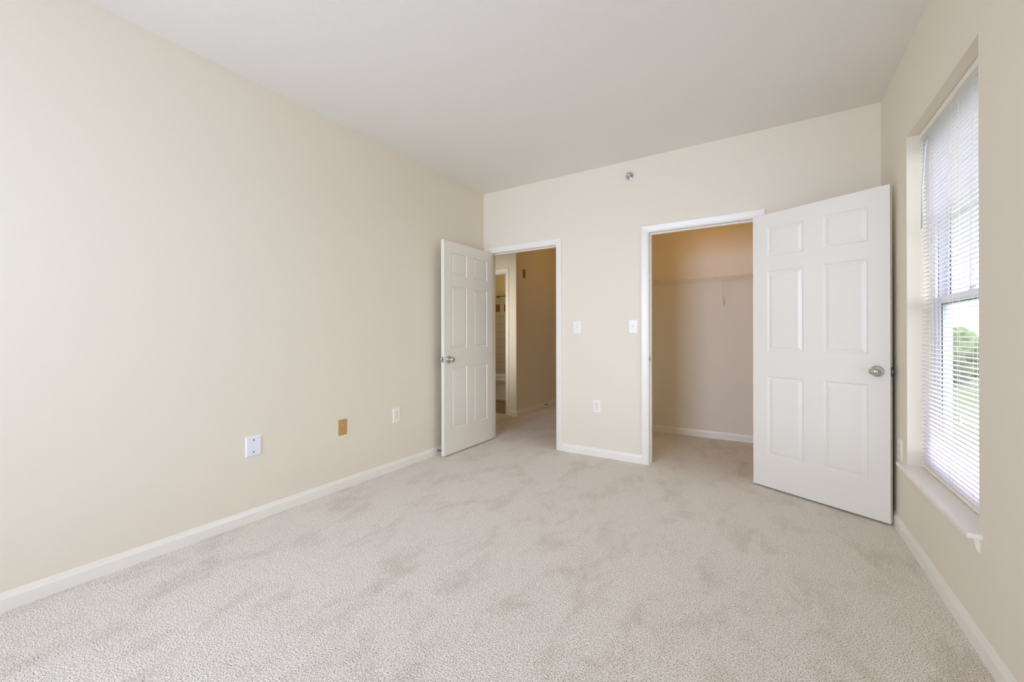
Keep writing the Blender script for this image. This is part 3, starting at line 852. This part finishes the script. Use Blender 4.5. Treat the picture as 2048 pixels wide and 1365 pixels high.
loft(b, [superring(TX+0.02, TY, 0.24, 0.115, 0.004), superring(TX+0.02, TY, 0.235, 0.110, 0.03), superring(TX+0.03, TY, 0.20, 0.075, 0.10),
         superring(TX+0.02, TY, 0.20, 0.078, 0.24), superring(TX, TY, 0.23, 0.110, 0.30), superring(TX-0.005, TY, 0.265, 0.168, 0.345), superring(TX-0.01, TY, 0.282, 0.186, 0.365),
         superring(TX-0.01, TY, 0.285, 0.188, 0.400), superring(TX-0.01, TY, 0.28, 0.185, 0.415), superring(TX-0.01, TY, 0.20, 0.12, 0.415), superring(TX-0.01, TY, 0.15, 0.09, 0.30)], M['porcelain'])
tpart(b, 'bowl')
b = MB(); loft(b, [superring(TX-0.01, TY, 0.283, 0.188, 0.422), superring(TX-0.01, TY, 0.288, 0.192, 0.428), superring(TX-0.01, TY, 0.288, 0.192, 0.436), superring(TX-0.01, TY, 0.283, 0.188, 0.440)], M['plastic'])
st = tpart(b, 'seat')
b = MB(); loft(b, [superring(TX-0.01, TY, 0.283, 0.188, 0.444), superring(TX-0.01, TY, 0.288, 0.192, 0.450), superring(TX-0.01, TY, 0.286, 0.190, 0.458), superring(TX-0.01, TY, 0.20, 0.13, 0.466), superring(TX-0.01, TY, 0.05, 0.03, 0.468)], M['plastic'])
tpart(b, 'lid')
b = MB(); b.box((TX+0.235, TY-0.235, 0.36), (TX+0.445, TY+0.235, 0.80), M['porcelain'], 0.02)
b.box((TX+0.12, TY-0.10, 0.10), (TX+0.43, TY+0.10, 0.40), M['porcelain'], 0.03)
tank = tpart(b, 'tank')
b = MB(); b.box((TX+0.225, TY-0.245, 0.80), (TX+0.450, TY+0.245, 0.835), M['porcelain'], 0.008); tpart(b, 'tank_lid')
b = MB(); b.tube([(TX+0.236, TY-0.17, 0.74), (TX+0.222, TY-0.17, 0.74)], 0.010, M['steel'], 12)
b.tube([(TX+0.222, TY-0.17, 0.742), (TX+0.220, TY-0.14, 0.735), (TX+0.220, TY-0.10, 0.728)], 0.006, M['steel'], 8); tpart(b, 'flush_lever')
# towel bar high on the tiling
tb = empty('towel_bar', (-4.30, YBB-0.013, 1.925)); tag(tb, 'thin metal bar mounted high on the bathroom tiling', 'towel bar')
b = MB(); b.tube([(-0.34, -0.055, 0), (0.50, -0.055, 0)], 0.008, M['steel'], 10); b.build('bar', tb)
for x in (-0.34, 0.50):
    b = MB(); b.lathe([(0.026, 0), (0.026, 0.006), (0.012, 0.012), (0.010, 0.050), (0.014, 0.056), (0, 0.066)], M['steel'], (x, 0.003, 0), (0, -1, 0), 18); b.build('bracket', tb)

# ------------------------------------------------------------------ outdoors
b = MB(); b.box((-60, -120, -3.5), (160, 220, -3.2), M['grass']); o = b.build('ground_outside'); struct(o, 'pale green meadow seen through the blind', 'lawn')
b = MB()
def tree(loc, hgt, rad, dark, seed, label):
    rnd = random.Random(seed)
    o = empty('tree', loc); tag(o, label, 'tree', 'trees beyond the meadow')
    b = MB(); b.tube([(0, 0, 0), (0.1, 0, hgt*0.35), (0, 0.1, hgt*0.6)], [0.22, 0.16, 0.08], M['bark'], 8); b.build('trunk', o)
    b = MB(); m = M['leaf_dark'] if dark else M['leaf']
    for k in range(12):
        a = rnd.uniform(0, 2*math.pi); rr = rad*rnd.uniform(0, 0.62)
        c = Vector((rr*math.cos(a), rr*math.sin(a), hgt*rnd.uniform(0.24, 0.82)))
        r = rad*rnd.uniform(0.40, 0.62)
        geo = bmesh.ops.create_icosphere(b.bm, subdivisions=3, radius=r, matrix=Matrix.Translation(c))
        k_ = b.mi(m)
        for v in geo['verts']:
            d = (v.co-c).normalized()
            v.co += d*r*0.30*(rnd.random()-0.5) + Vector((0, 0, -0.1*r if d.z < 0 else 0))
            for f in v.link_faces: f.material_index = k_; f.smooth = True
    b.build('crown', o)
rnd = random.Random(3)
ti = 0
kinds = ['pale green round tree beyond the meadow, seen through the blind', 'dark grey green tree beyond the meadow, seen through the blind']
for i in range(24):
    ang = math.radians(4 + i*3.4 + rnd.uniform(-0.4, 0.4))        # measured from +Y towards +X
    dist = (52, 64, 76)[i % 3]
    dark = rnd.random() < 0.4
    tree((math.sin(ang)*dist, math.cos(ang)*dist, -3.2), rnd.uniform(4.4, 5.4), rnd.uniform(2.4, 2.7), dark, 100+i, kinds[1 if dark else 0])
